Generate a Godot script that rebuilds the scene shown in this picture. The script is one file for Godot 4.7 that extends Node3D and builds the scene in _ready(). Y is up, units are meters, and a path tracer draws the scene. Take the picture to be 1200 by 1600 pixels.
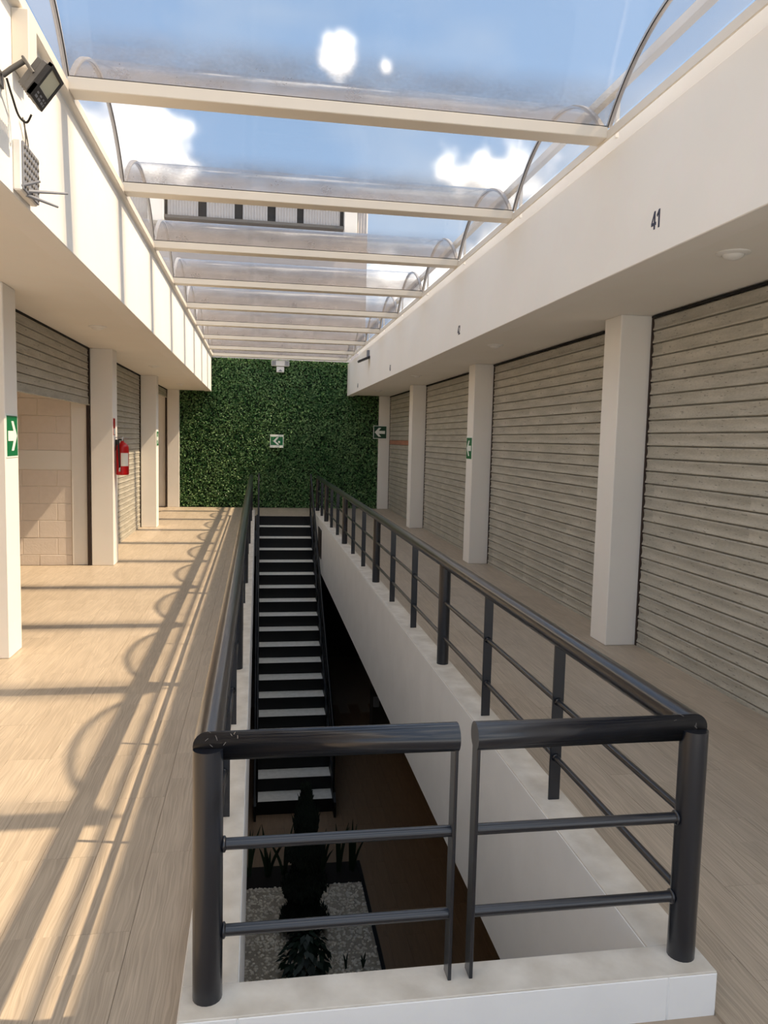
extends Node3D
# Upper walkway of a small shopping arcade: roller shutters on both sides, a railed stairwell in the middle,
# curved clear roof vaults above and an artificial hedge on the end wall. Metres, y up; the walkway runs towards -z.

const TAN_X := 0.763   # how far sunlight travels towards -x per metre of fall
const TAN_Z := 0.142
const END_Z := -17.95
const NEAR := 0.7       # the roofed part ends here; an added slab follows, bouncing light inwards
const LOW := -3.6      # the lower storey's floor
var M := {}
var used := {}
var rng := RandomNumberGenerator.new()

# ------------------------------------------------------------------ naming
func numbered(called: String) -> String:
	if not used.has(called):
		used[called] = 0
		return called
	used[called] += 1
	return "%s_%03d" % [called, used[called]]

func tag(o: Node, label: String, category: String, group := "") -> void:
	o.set_meta("label", label)
	o.set_meta("category", category)
	if group != "":
		o.set_meta("group", group)

func thing(called: String, label: String, category: String, at := Vector3.ZERO, group := "") -> Node3D:
	var o := Node3D.new()
	o.name = numbered(called)
	o.position = at
	add_child(o)
	tag(o, label, category, group)
	return o

func mesh_node(called: String, mesh: Mesh, m: Material, parent: Node = null) -> MeshInstance3D:
	var o := MeshInstance3D.new()
	o.mesh = mesh
	if m:
		o.material_override = m
	if parent == null:
		o.name = numbered(called)
		add_child(o)
	else:
		o.name = called
		parent.add_child(o, true)
	return o

func obj(called: String, st: SurfaceTool, m: Material, parent: Node = null) -> MeshInstance3D:
	return mesh_node(called, st.commit(), m, parent)

func struct(called: String, st: SurfaceTool, m: Material, label := "") -> MeshInstance3D:
	var o := obj(called, st, m)
	o.set_meta("kind", "structure")
	if label != "":
		o.set_meta("label", label)
	return o

# ------------------------------------------------------------------ shapes
func begin() -> SurfaceTool:
	var st := SurfaceTool.new()
	st.begin(Mesh.PRIMITIVE_TRIANGLES)
	return st

func tri(st: SurfaceTool, a: Vector3, b: Vector3, c: Vector3, n: Vector3, ua := Vector2.ZERO, ub := Vector2.ZERO, uc := Vector2.ZERO) -> void:
	var flip := (b - a).cross(c - a).dot(n) > 0.0
	st.set_normal(n); st.set_uv(ua); st.add_vertex(a)
	if flip:
		st.set_normal(n); st.set_uv(uc); st.add_vertex(c)
		st.set_normal(n); st.set_uv(ub); st.add_vertex(b)
	else:
		st.set_normal(n); st.set_uv(ub); st.add_vertex(b)
		st.set_normal(n); st.set_uv(uc); st.add_vertex(c)

func tri_n(st: SurfaceTool, p: Array, n: Array, uv: Array) -> void:
	var mid: Vector3 = n[0] + n[1] + n[2]
	var order := [0, 1, 2]
	if (p[1] - p[0]).cross(p[2] - p[0]).dot(mid) > 0.0:
		order = [0, 2, 1]
	for k in order:
		st.set_normal(n[k]); st.set_uv(uv[k]); st.add_vertex(p[k])

func flat_uv(p: Vector3, n: Vector3) -> Vector2:
	var a := n.abs()
	if a.y >= a.x and a.y >= a.z:
		return Vector2(p.x, p.z)
	if a.x >= a.z:
		return Vector2(p.z, -p.y)
	return Vector2(p.x, -p.y)

func quad(st: SurfaceTool, a: Vector3, b: Vector3, c: Vector3, d: Vector3, n: Vector3) -> void:
	tri(st, a, b, c, n, flat_uv(a, n), flat_uv(b, n), flat_uv(c, n))
	tri(st, a, c, d, n, flat_uv(a, n), flat_uv(c, n), flat_uv(d, n))

# a box from lo to hi with its edges cut by ch, turned by t
func box(st: SurfaceTool, lo: Vector3, hi: Vector3, ch := 0.0, t := Transform3D()) -> void:
	var c := (lo + hi) * 0.5
	var h := (hi - lo) * 0.5
	ch = minf(ch, minf(h.x, minf(h.y, h.z)) * 0.9)
	for ax in 3:
		var u := (ax + 1) % 3
		var v := (ax + 2) % 3
		for s in [-1.0, 1.0]:
			var n := Vector3.ZERO
			n[ax] = s
			var p := []
			for k in [[-1.0, -1.0], [1.0, -1.0], [1.0, 1.0], [-1.0, 1.0]]:
				var q := Vector3.ZERO
				q[ax] = s * h[ax]
				q[u] = k[0] * (h[u] - ch)
				q[v] = k[1] * (h[v] - ch)
				p.append(t * (c + q))
			quad(st, p[0], p[1], p[2], p[3], (t.basis * n).normalized())
	if ch <= 0.0:
		return
	for ax in 3:
		var u := (ax + 1) % 3
		var v := (ax + 2) % 3
		for su in [-1.0, 1.0]:
			for sv in [-1.0, 1.0]:
				var n := Vector3.ZERO
				n[u] = su
				n[v] = sv
				var a := Vector3.ZERO
				var b := Vector3.ZERO
				a[u] = su * h[u]; a[v] = sv * (h[v] - ch); a[ax] = h[ax] - ch
				b[u] = su * (h[u] - ch); b[v] = sv * h[v]; b[ax] = h[ax] - ch
				var a2 := a
				var b2 := b
				a2[ax] = -a2[ax]; b2[ax] = -b2[ax]
				quad(st, t * (c + a), t * (c + b), t * (c + b2), t * (c + a2), (t.basis * n).normalized())
	for sx in [-1.0, 1.0]:
		for sy in [-1.0, 1.0]:
			for sz in [-1.0, 1.0]:
				var s := Vector3(sx, sy, sz)
				tri(st, t * (c + s * Vector3(h.x, h.y - ch, h.z - ch)), t * (c + s * Vector3(h.x - ch, h.y, h.z - ch)), t * (c + s * Vector3(h.x - ch, h.y - ch, h.z)), (t.basis * s).normalized())

func boxed(lo: Vector3, hi: Vector3, ch := 0.0) -> SurfaceTool:
	var st := begin()
	box(st, lo, hi, ch)
	return st

# a round tube along points
func tube(st: SurfaceTool, pts: Array, r: float, sides := 12, caps := true, r_end := -1.0) -> void:
	var rings := []
	var norms := []
	var up := Vector3.UP
	var total := pts.size()
	var side := Vector3.ZERO
	for i in total:
		var d: Vector3 = (pts[mini(i + 1, total - 1)] - pts[maxi(i - 1, 0)]).normalized()
		if side == Vector3.ZERO:
			if absf(d.dot(up)) > 0.95:
				up = Vector3.RIGHT
			side = d.cross(up).normalized()
		else:
			side = (side - d * side.dot(d)).normalized()
		var other := side.cross(d).normalized()
		# mitre: keep the section round across bends
		var grow := 1.0
		if i > 0 and i < total - 1:
			var d0: Vector3 = (pts[i] - pts[i - 1]).normalized()
			grow = 1.0 / maxf(0.5, d0.dot(d))
		var rr := r if r_end < 0.0 else lerpf(r, r_end, float(i) / (total - 1))
		var ring := []
		var nn := []
		var bend := Vector3.ZERO
		if i > 0 and i < total - 1:
			var da: Vector3 = (pts[i] - pts[i - 1]).normalized()
			var db: Vector3 = (pts[i + 1] - pts[i]).normalized()
			bend = (db - da).normalized() if (db - da).length() > 0.001 else Vector3.ZERO
		for k in sides:
			var w := TAU * k / sides
			var n := side * cos(w) + other * sin(w)
			var off := n * rr
			if bend != Vector3.ZERO:
				off += bend * off.dot(bend) * (grow - 1.0)
			ring.append(pts[i] + off)
			nn.append(n)
		rings.append(ring)
		norms.append(nn)
	for i in total - 1:
		for k in sides:
			var k2 := (k + 1) % sides
			var u0 := float(k) / sides
			var u1 := float(k + 1) / sides
			tri_n(st, [rings[i][k], rings[i][k2], rings[i + 1][k2]], [norms[i][k], norms[i][k2], norms[i + 1][k2]], [Vector2(u0, i), Vector2(u1, i), Vector2(u1, i + 1)])
			tri_n(st, [rings[i][k], rings[i + 1][k2], rings[i + 1][k]], [norms[i][k], norms[i + 1][k2], norms[i + 1][k]], [Vector2(u0, i), Vector2(u1, i + 1), Vector2(u0, i + 1)])
	if caps:
		for e in [0, total - 1]:
			var d: Vector3 = (pts[0] - pts[1]).normalized() if e == 0 else (pts[total - 1] - pts[total - 2]).normalized()
			for k in sides:
				tri(st, pts[e], rings[e][k], rings[e][(k + 1) % sides], d)

# a turned shape: profile of (radius, height) from bottom to top, about the y axis through c
func lathe(st: SurfaceTool, profile: Array, c: Vector3, sides := 24, t := Transform3D()) -> void:
	var np := []
	for i in profile.size():
		var a: Vector2 = profile[maxi(i - 1, 0)]
		var b: Vector2 = profile[mini(i + 1, profile.size() - 1)]
		var d := (b - a).normalized()
		np.append(Vector2(d.y, -d.x))
	for i in profile.size() - 1:
		for k in sides:
			var p := []
			var n := []
			var uv := []
			for q in [[i, k], [i, k + 1], [i + 1, k + 1], [i + 1, k]]:
				var w: float = TAU * q[1] / sides
				var pr: Vector2 = profile[q[0]]
				var nn: Vector2 = np[q[0]]
				p.append(t * (c + Vector3(pr.x * cos(w), pr.y, pr.x * sin(w))))
				n.append((t.basis * Vector3(nn.x * cos(w), nn.y, nn.x * sin(w))).normalized())
				uv.append(Vector2(float(q[1]) / sides, pr.y))
			tri_n(st, [p[0], p[1], p[2]], [n[0], n[1], n[2]], [uv[0], uv[1], uv[2]])
			tri_n(st, [p[0], p[2], p[3]], [n[0], n[2], n[3]], [uv[0], uv[2], uv[3]])

# a flat polygon given in x-y, thick along z from 0 to depth, placed by t
func prism(st: SurfaceTool, poly: PackedVector2Array, depth: float, t := Transform3D()) -> void:
	var idx := Geometry2D.triangulate_polygon(poly)
	var f := t.basis.z.normalized()
	for i in range(0, idx.size(), 3):
		var a := poly[idx[i]]
		var b := poly[idx[i + 1]]
		var c := poly[idx[i + 2]]
		tri(st, t * Vector3(a.x, a.y, depth), t * Vector3(b.x, b.y, depth), t * Vector3(c.x, c.y, depth), f, a, b, c)
		tri(st, t * Vector3(a.x, a.y, 0), t * Vector3(b.x, b.y, 0), t * Vector3(c.x, c.y, 0), -f, a, b, c)
	var turn := -1.0 if Geometry2D.is_polygon_clockwise(poly) else 1.0
	for i in poly.size():
		var a := poly[i]
		var b := poly[(i + 1) % poly.size()]
		var e := (b - a).normalized()
		var n := (t.basis * Vector3(e.y * turn, -e.x * turn, 0)).normalized()
		quad(st, t * Vector3(a.x, a.y, 0), t * Vector3(b.x, b.y, 0), t * Vector3(b.x, b.y, depth), t * Vector3(a.x, a.y, depth), n)

# points of a smooth line through the given ones
func smooth(pts: Array, per := 6) -> Array:
	var out := []
	for i in pts.size() - 1:
		var a: Vector3 = pts[maxi(i - 1, 0)]
		var b: Vector3 = pts[i]
		var c: Vector3 = pts[i + 1]
		var d: Vector3 = pts[mini(i + 2, pts.size() - 1)]
		for k in per:
			out.append(b.cubic_interpolate(c, a, d, float(k) / per))
	out.append(pts[pts.size() - 1])
	return out

# ------------------------------------------------------------------ materials
func fbm(s: int, freq: float, octaves := 4) -> FastNoiseLite:
	var n := FastNoiseLite.new()
	n.noise_type = FastNoiseLite.TYPE_SIMPLEX_SMOOTH
	n.seed = s
	n.frequency = freq
	n.fractal_type = FastNoiseLite.FRACTAL_FBM
	n.fractal_octaves = octaves
	return n

func noise_tex(s: int, freq: float, lo: Color, hi: Color, size := 512, octaves := 5) -> NoiseTexture2D:
	var t := NoiseTexture2D.new()
	t.width = size
	t.height = size
	t.seamless = true
	t.noise = fbm(s, freq, octaves)
	var g := Gradient.new()
	g.set_color(0, lo)
	g.set_color(1, hi)
	t.color_ramp = g
	return t

func bump_tex(s: int, freq: float, size := 512, octaves := 5) -> NoiseTexture2D:
	var t := NoiseTexture2D.new()
	t.width = size
	t.height = size
	t.seamless = true
	t.noise = fbm(s, freq, octaves)
	return t

func mat(called: String, c: Color, rough := 0.8, metal := 0.0) -> StandardMaterial3D:
	var m := StandardMaterial3D.new()
	m.resource_name = called
	m.albedo_color = c
	m.roughness = rough
	m.metallic = metal
	M[called] = m
	return m

func mottled(called: String, lo: Color, hi: Color, rough: float, metal: float, freq: float, scale: float, s: int, bump := 0.0) -> StandardMaterial3D:
	var m := mat(called, Color.WHITE, rough, metal)
	m.albedo_texture = noise_tex(s, freq, lo, hi)
	m.uv1_triplanar = true
	m.uv1_world_triplanar = true
	m.uv1_scale = Vector3.ONE * scale
	if bump > 0.0:
		m.heightmap_enabled = true
		m.heightmap_texture = bump_tex(s + 50, freq * 3.0)
		m.heightmap_scale = bump
	return m

# wood-look porcelain: grain along the picture's height
func wood_image(s: int, base: Color, dark: Color, w := 384, h := 768) -> ImageTexture:
	var im := Image.create(w, h, false, Image.FORMAT_RGB8)
	var fine := fbm(s, 0.09, 3)
	var wide := fbm(s + 1, 0.012, 3)
	var ring := fbm(s + 2, 0.006, 2)
	for y in h:
		for x in w:
			var warp := wide.get_noise_2d(x * 1.0, y * 0.35) * 11.0
			var g := fine.get_noise_2d((x + warp) * 1.9, y * 0.028) * 0.5 + 0.5
			var r := ring.get_noise_2d((x + warp * 0.8) * 2.0, y * 0.10)
			var bands := sin(r * 24.0) * 0.5 + 0.5
			var v := clampf(0.68 * g + 0.16 * bands + 0.25 * (wide.get_noise_2d(x * 0.8 + 300.0, y * 0.3) * 0.5 + 0.5), 0.0, 1.0)
			im.set_pixel(x, y, dark.lerp(base, v))
	return ImageTexture.create_from_image(im)

func galvanised_image(s: int) -> ImageTexture:
	var w := 512
	var im := Image.create(w, w, false, Image.FORMAT_RGB8)
	var long := fbm(s, 0.02, 4)
	var fine := fbm(s + 1, 0.15, 2)
	for y in w:
		for x in w:
			var v := 0.5 + 0.5 * long.get_noise_2d(x * 0.18, y * 1.2) + 0.22 * fine.get_noise_2d(x * 0.4, y)
			var c := Color(0.62, 0.605, 0.56).lerp(Color(0.775, 0.755, 0.705), clampf(v, 0.0, 1.0))
			var spot := fine.get_noise_2d(x * 0.16 + 900.0, y * 1.1) + 0.5 * long.get_noise_2d(x + 400.0, y)
			if spot > 0.66:
				c = c.lerp(Color(0.30, 0.28, 0.25), 0.5)
			im.set_pixel(x, y, c)
	return ImageTexture.create_from_image(im)

func dust_image(s: int) -> ImageTexture:
	# alpha: a thin film, thicker towards both lower margins (v = 0 and 1), speckled
	var w := 512
	var im := Image.create(w, w, false, Image.FORMAT_RGBA8)
	var cloud := fbm(s, 0.012, 4)
	var grain := fbm(s + 3, 0.22, 2)
	for y in w:
		var v := float(y) / (w - 1)
		var edge := smoothstep(0.165, 0.05, minf(v, 1.0 - v))
		for x in w:
			var a := 0.012 + 0.52 * edge * (0.85 + 0.4 * cloud.get_noise_2d(x, y) + 0.16 * grain.get_noise_2d(x, y)) + 0.02 * cloud.get_noise_2d(x + 700.0, y * 0.4)
			im.set_pixel(x, y, Color(0.565, 0.535, 0.52, clampf(a, 0.01, 0.8)))
	return ImageTexture.create_from_image(im)

func materials() -> void:
	mottled("cream_wall", Color(0.935, 0.918, 0.89), Color(0.948, 0.931, 0.905), 0.85, 0.0, 0.006, 0.35, 11, 0.05)
	mottled("soffit", Color(0.93, 0.912, 0.88), Color(0.945, 0.928, 0.897), 0.9, 0.0, 0.008, 0.3, 12, 0.05)
	mottled("white_paint", Color(0.925, 0.925, 0.92), Color(0.955, 0.955, 0.95), 0.7, 0.0, 0.01, 0.5, 13, 0.1)
	mottled("raw_cap", Color(0.78, 0.75, 0.70), Color(0.90, 0.88, 0.84), 0.9, 0.0, 0.012, 0.8, 14, 0.2)
	mottled("block_face", Color(0.90, 0.855, 0.81), Color(0.925, 0.88, 0.84), 0.9, 0.0, 0.02, 1.0, 15, 0.1)
	mat("mortar", Color(0.96, 0.93, 0.88), 0.95)
	mat("cream_steel", Color(0.89, 0.855, 0.80), 0.45)
	var bs := mat("black_steel", Color(0.040, 0.068, 0.115), 0.36, 0.1)
	bs.clearcoat_enabled = true
	bs.clearcoat = 0.7
	bs.clearcoat_roughness = 0.16
	mat("weld", Color(0.42, 0.41, 0.40), 0.45, 0.4)
	mat("stair_steel", Color(0.03, 0.03, 0.033), 0.42, 0.2)
	mottled("tread_top", Color(0.86, 0.84, 0.79), Color(0.93, 0.91, 0.87), 0.8, 0.0, 0.02, 1.0, 16)
	var gal := mat("galvanised", Color.WHITE, 0.5, 0.1)
	gal.albedo_texture = galvanised_image(21)
	gal.uv1_scale = Vector3(1, 1, 1)
	var red := mat("rusty_slat", Color(1.0, 0.74, 0.66), 0.6, 0.15)
	red.albedo_texture = gal.albedo_texture
	mat("guide", Color(0.20, 0.145, 0.12), 0.7, 0.1)
	mat("dark_gap", Color(0.06, 0.055, 0.05), 0.9)
	for k in 3:
		var base: Color = [Color(0.805, 0.745, 0.665), Color(0.79, 0.73, 0.65), Color(0.82, 0.76, 0.68)][k]
		var m := mat("plank_%d" % k, Color.WHITE, 0.42)
		m.albedo_texture = wood_image(31 + k * 7, base, Color(base.r * 0.72, base.g * 0.71, base.b * 0.70))
		m.metallic_specular = 0.4
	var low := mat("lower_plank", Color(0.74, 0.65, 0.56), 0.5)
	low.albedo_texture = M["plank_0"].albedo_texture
	mat("grout", Color(0.66, 0.60, 0.53), 0.95)
	mottled("bounce_slab_cool", Color(0.79, 0.83, 0.87), Color(0.84, 0.88, 0.92), 0.9, 0.0, 0.01, 0.5, 20)  # pale blue so the added slab throws cool light on curb and posts
	var pc := mat("clear_sheet", Color(0.86, 0.87, 0.88, 0.02), 0.06)
	pc.transparency = BaseMaterial3D.TRANSPARENCY_ALPHA
	var gb := mat("gable_sheet", Color(0.80, 0.79, 0.79, 0.30), 0.12)
	gb.transparency = BaseMaterial3D.TRANSPARENCY_ALPHA
	var du := mat("dust_film", Color.WHITE, 0.9)
	du.albedo_texture = dust_image(41)
	du.transparency = BaseMaterial3D.TRANSPARENCY_ALPHA
	du.texture_repeat = false
	du.backlight_enabled = true
	du.backlight = Color(0.35, 0.35, 0.35)
	mat("rim_metal", Color(0.72, 0.71, 0.71), 0.35, 0.3)
	mat("rim_seal", Color(0.10, 0.09, 0.09), 0.7)
	mat("sign_green", Color(0.0, 0.42, 0.24), 0.45)
	mat("sign_dark_green", Color(0.0, 0.24, 0.15), 0.45)
	mat("sign_white", Color(0.93, 0.95, 0.93), 0.5)
	mat("red_paint", Color(0.72, 0.03, 0.05), 0.3)
	mat("chrome", Color(0.8, 0.8, 0.8), 0.2, 0.9)
	mat("rubber", Color(0.05, 0.05, 0.05), 0.7)
	mat("paper", Color(0.90, 0.89, 0.86), 0.7)
	mat("grey_plastic", Color(0.50, 0.51, 0.54), 0.45)
	mat("charcoal", Color(0.17, 0.165, 0.17), 0.5, 0.2)
	mat("lamp_grey", Color(0.40, 0.39, 0.38), 0.5, 0.4)
	mat("lamp_lens", Color(0.78, 0.78, 0.70), 0.2)
	mat("white_plastic", Color(0.92, 0.91, 0.89), 0.45)
	mat("navy", Color(0.06, 0.08, 0.22), 0.5)
	var leaf := mat("leaf", Color.WHITE, 0.33)
	leaf.vertex_color_use_as_albedo = true
	leaf.cull_mode = BaseMaterial3D.CULL_DISABLED
	leaf.backlight_enabled = true
	leaf.backlight = Color(0.25, 0.3, 0.15)
	mat("hedge_back", Color(0.05, 0.13, 0.06), 0.95)
	mat("cypress", Color(0.10, 0.15, 0.09), 0.8)
	mat("dark_leaf", Color(0.06, 0.15, 0.09), 0.5)
	mat("blade_leaf", Color(0.12, 0.20, 0.11), 0.5)
	mat("bark", Color(0.22, 0.16, 0.11), 0.9)
	mat("soil", Color(0.10, 0.08, 0.06), 1.0)
	mottled("gravel_bed", Color(0.68, 0.63, 0.55), Color(0.88, 0.83, 0.75), 0.95, 0.0, 0.06, 2.5, 17, 1.0)
	mat("pebble", Color(0.90, 0.86, 0.79), 0.9)
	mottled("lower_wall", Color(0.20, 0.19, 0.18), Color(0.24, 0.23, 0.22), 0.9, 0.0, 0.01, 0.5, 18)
	mat("grey_render", Color(0.70, 0.67, 0.66), 0.9)
	mat("corrugated", Color(0.80, 0.78, 0.77), 0.55, 0.1)
	mottled("plaque", Color(0.03, 0.025, 0.02), Color(0.36, 0.27, 0.18), 0.6, 0.0, 0.03, 2.0, 19)
	mat("frame_dark", Color(0.05, 0.04, 0.035), 0.5)

# ------------------------------------------------------------------ sky
func sky_texture() -> ImageTexture:
	var w := 1536
	var h := 768
	var im := Image.create(w, h, false, Image.FORMAT_RGBF)
	var big := fbm(71, 2.2, 3)
	var puff := fbm(72, 9.0, 6)
	var wisp := fbm(73, 1.6, 5)
	var fine := fbm(74, 26.0, 4)
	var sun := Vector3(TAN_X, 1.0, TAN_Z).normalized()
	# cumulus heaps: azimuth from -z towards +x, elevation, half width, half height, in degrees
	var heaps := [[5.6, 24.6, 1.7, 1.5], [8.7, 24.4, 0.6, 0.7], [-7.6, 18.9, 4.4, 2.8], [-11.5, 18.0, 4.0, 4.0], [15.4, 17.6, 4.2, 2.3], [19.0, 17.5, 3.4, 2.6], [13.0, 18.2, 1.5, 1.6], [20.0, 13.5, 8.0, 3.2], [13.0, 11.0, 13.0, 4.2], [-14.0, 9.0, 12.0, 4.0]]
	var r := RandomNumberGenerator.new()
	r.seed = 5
	for k in 95:  # further unseen heaps, added outside the view to brighten the shade
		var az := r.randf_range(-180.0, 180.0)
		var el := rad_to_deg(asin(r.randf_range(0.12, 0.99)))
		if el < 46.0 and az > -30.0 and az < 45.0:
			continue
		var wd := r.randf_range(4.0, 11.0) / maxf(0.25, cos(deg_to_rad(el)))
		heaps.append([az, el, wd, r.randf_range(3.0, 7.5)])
	for y in h:
		var pol := PI * (y + 0.5) / h
		var el := 90.0 - rad_to_deg(pol)
		var near := []
		for hp in heaps:
			if absf(el - hp[1]) < hp[3] * 2.2:
				near.append(hp)
		for x in w:
			var az := wrapf(360.0 * (x + 0.5) / w, -180.0, 180.0)
			var a := deg_to_rad(az)
			if el < -1.0:
				im.set_pixel(x, y, Color(0.42, 0.40, 0.38))
				continue
			var d := Vector3(sin(a) * sin(pol), cos(pol), -cos(a) * sin(pol))
			var up := clampf(d.y, 0.0, 1.0)
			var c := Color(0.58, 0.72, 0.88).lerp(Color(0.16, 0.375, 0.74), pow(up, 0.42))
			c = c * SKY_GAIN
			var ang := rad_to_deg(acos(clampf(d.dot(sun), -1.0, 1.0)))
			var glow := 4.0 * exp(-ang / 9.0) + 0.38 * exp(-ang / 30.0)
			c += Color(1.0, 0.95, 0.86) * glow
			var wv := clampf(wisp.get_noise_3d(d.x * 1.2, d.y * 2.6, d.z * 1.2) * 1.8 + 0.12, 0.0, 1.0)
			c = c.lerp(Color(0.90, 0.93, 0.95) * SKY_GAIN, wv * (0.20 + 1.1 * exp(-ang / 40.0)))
			var cover := 0.0
			for hp in near:
				var dx: float = absf(wrapf(az - hp[0], -180.0, 180.0)) / hp[2]
				var dy: float = (el - hp[1]) / hp[3]
				if dx > 2.2:
					continue
				if dy < 0.0:
					dy *= 1.25
				var q := 1.0 - sqrt(dx * dx + dy * dy)
				q += puff.get_noise_3dv(d) * 0.95 + fine.get_noise_3dv(d) * 0.38 + big.get_noise_3dv(d) * 0.2 - 0.05
				cover = maxf(cover, smoothstep(0.0, 0.6, q))
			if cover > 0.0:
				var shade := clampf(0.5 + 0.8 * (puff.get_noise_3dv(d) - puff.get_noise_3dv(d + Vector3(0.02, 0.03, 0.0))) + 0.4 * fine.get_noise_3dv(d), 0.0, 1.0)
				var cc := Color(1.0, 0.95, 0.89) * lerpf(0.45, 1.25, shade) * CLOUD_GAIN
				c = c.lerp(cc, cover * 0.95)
			im.set_pixel(x, y, c)
	return ImageTexture.create_from_image(im)

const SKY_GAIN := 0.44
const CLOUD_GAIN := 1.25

# ------------------------------------------------------------------ floor
var plank_meshes := []

func plank_mesh(k: int, wd: float, ln: float) -> ArrayMesh:
	var st := begin()
	var g := 0.0006
	var lo := Vector3(-wd / 2 + g, -0.012, -ln / 2 + g)
	var hi := Vector3(wd / 2 - g, 0.0, ln / 2 - g)
	var c := 0.0006
	var top := [Vector3(lo.x + c, 0, lo.z + c), Vector3(hi.x - c, 0, lo.z + c), Vector3(hi.x - c, 0, hi.z - c), Vector3(lo.x + c, 0, hi.z - c)]
	var rim := [Vector3(lo.x, -c, lo.z), Vector3(hi.x, -c, lo.z), Vector3(hi.x, -c, hi.z), Vector3(lo.x, -c, hi.z)]
	var foot := [Vector3(lo.x, lo.y, lo.z), Vector3(hi.x, lo.y, lo.z), Vector3(hi.x, lo.y, hi.z), Vector3(lo.x, lo.y, hi.z)]
	var off := Vector2((k * 0.37), (k * 0.23))
	var uv := func(p: Vector3) -> Vector2: return Vector2(p.x / 0.42, p.z / 1.25) + off
	tri(st, top[0], top[1], top[2], Vector3.UP, uv.call(top[0]), uv.call(top[1]), uv.call(top[2]))
	tri(st, top[0], top[2], top[3], Vector3.UP, uv.call(top[0]), uv.call(top[2]), uv.call(top[3]))
	for i in 4:
		var j := (i + 1) % 4
		var n: Vector3 = ((top[i] + top[j]) * Vector3(1, 0, 1)).normalized()
		if i % 2 == 0:
			n = Vector3(0, 0, signf(n.z))
		else:
			n = Vector3(signf(n.x), 0, 0)
		var n2 := (n + Vector3.UP).normalized()
		tri(st, top[i], top[j], rim[j], n2, uv.call(top[i]), uv.call(top[j]), uv.call(rim[j]))
		tri(st, top[i], rim[j], rim[i], n2, uv.call(top[i]), uv.call(rim[j]), uv.call(rim[i]))
		tri(st, rim[i], rim[j], foot[j], n, uv.call(rim[i]), uv.call(rim[j]), uv.call(rim[j]))
		tri(st, rim[i], foot[j], foot[i], n, uv.call(rim[i]), uv.call(rim[j]), uv.call(rim[i]))
	return st.commit()

func build_floor() -> void:
	var st := begin()
	var b := -0.012
	box(st, Vector3(-4.2, -0.3, -18.2), Vector3(-0.19, b, NEAR))
	box(st, Vector3(1.305, -0.3, -18.2), Vector3(3.4, b, NEAR))
	box(st, Vector3(-0.19, -0.3, -18.2), Vector3(1.305, b, -16.06))
	box(st, Vector3(-0.19, -0.3, -1.90), Vector3(1.305, b, NEAR))
	var fl := struct("floor", st, M["grout"], "walkway floor of beige wood-look plank tiles")
	struct("bounce_slab", boxed(Vector3(-6.0, -0.3, NEAR), Vector3(6.0, -0.01, 14.0)), M["bounce_slab_cool"], "unseen pale slab added behind the viewpoint to bounce light")  # added out of view: sunlit slab that bounces fill into the walkway
	for k in 6:
		plank_meshes.append(plank_mesh(k, 0.2, 0.96))
	var spots := []
	var ln := 0.96
	var add := func(x: float, zhi: float, zlo: float, sx: float, row: int) -> void:
		var ph := 0.02 if row % 2 == 0 else 0.50
		var z := -0.06 - ph
		while z > zlo:
			var a := minf(z, zhi)
			var e := maxf(z - ln, zlo)
			if a - e > 0.02:
				spots.append([x, a, e, sx, row])
			z -= ln
	for k in 9:
		add.call(-0.29 - 0.2 * k, -0.9, END_Z, 1.0, k)
		add.call(1.405 + 0.2 * k, -0.9, END_Z, 1.0, k + 1)
	for k in range(9, 15):
		add.call(-0.29 - 0.2 * k, -5.9, -9.82, 1.0, k)
	for k in 7:
		add.call(-0.19 + 0.21357 * (k + 0.5), -16.06, END_Z, 1.0679, k)
	spots.sort_custom(func(a, c) -> bool: return Vector2(a[0], a[1]).length() < Vector2(c[0], c[1]).length())
	var rest := [begin(), begin(), begin()]
	for i in spots.size():
		var s: Array = spots[i]
		var t := Transform3D(Basis.from_scale(Vector3(s[3], 1.0, (s[1] - s[2]) / ln)), Vector3(s[0], rng.randf_range(-0.0006, 0.0), (s[1] + s[2]) / 2))
		if rng.randf() < 0.5:
			t = t * Transform3D(Basis(Vector3.UP, PI), Vector3.ZERO)
		var pm: Mesh = plank_meshes[rng.randi() % 6]
		var tone := rng.randi() % 3
		if i < 300:
			mesh_node("plank", pm, M["plank_%d" % tone], fl).transform = t
		else:
			rest[tone].append_from(pm, 0, t)
	var am := ArrayMesh.new()
	for k in 3:
		am = rest[k].commit(am)
	var ro := mesh_node("far_planks", am, null, fl)
	for k in 3:
		am.surface_set_material(k, M["plank_%d" % k])
	ro.set_meta("kind", "stuff")

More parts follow.
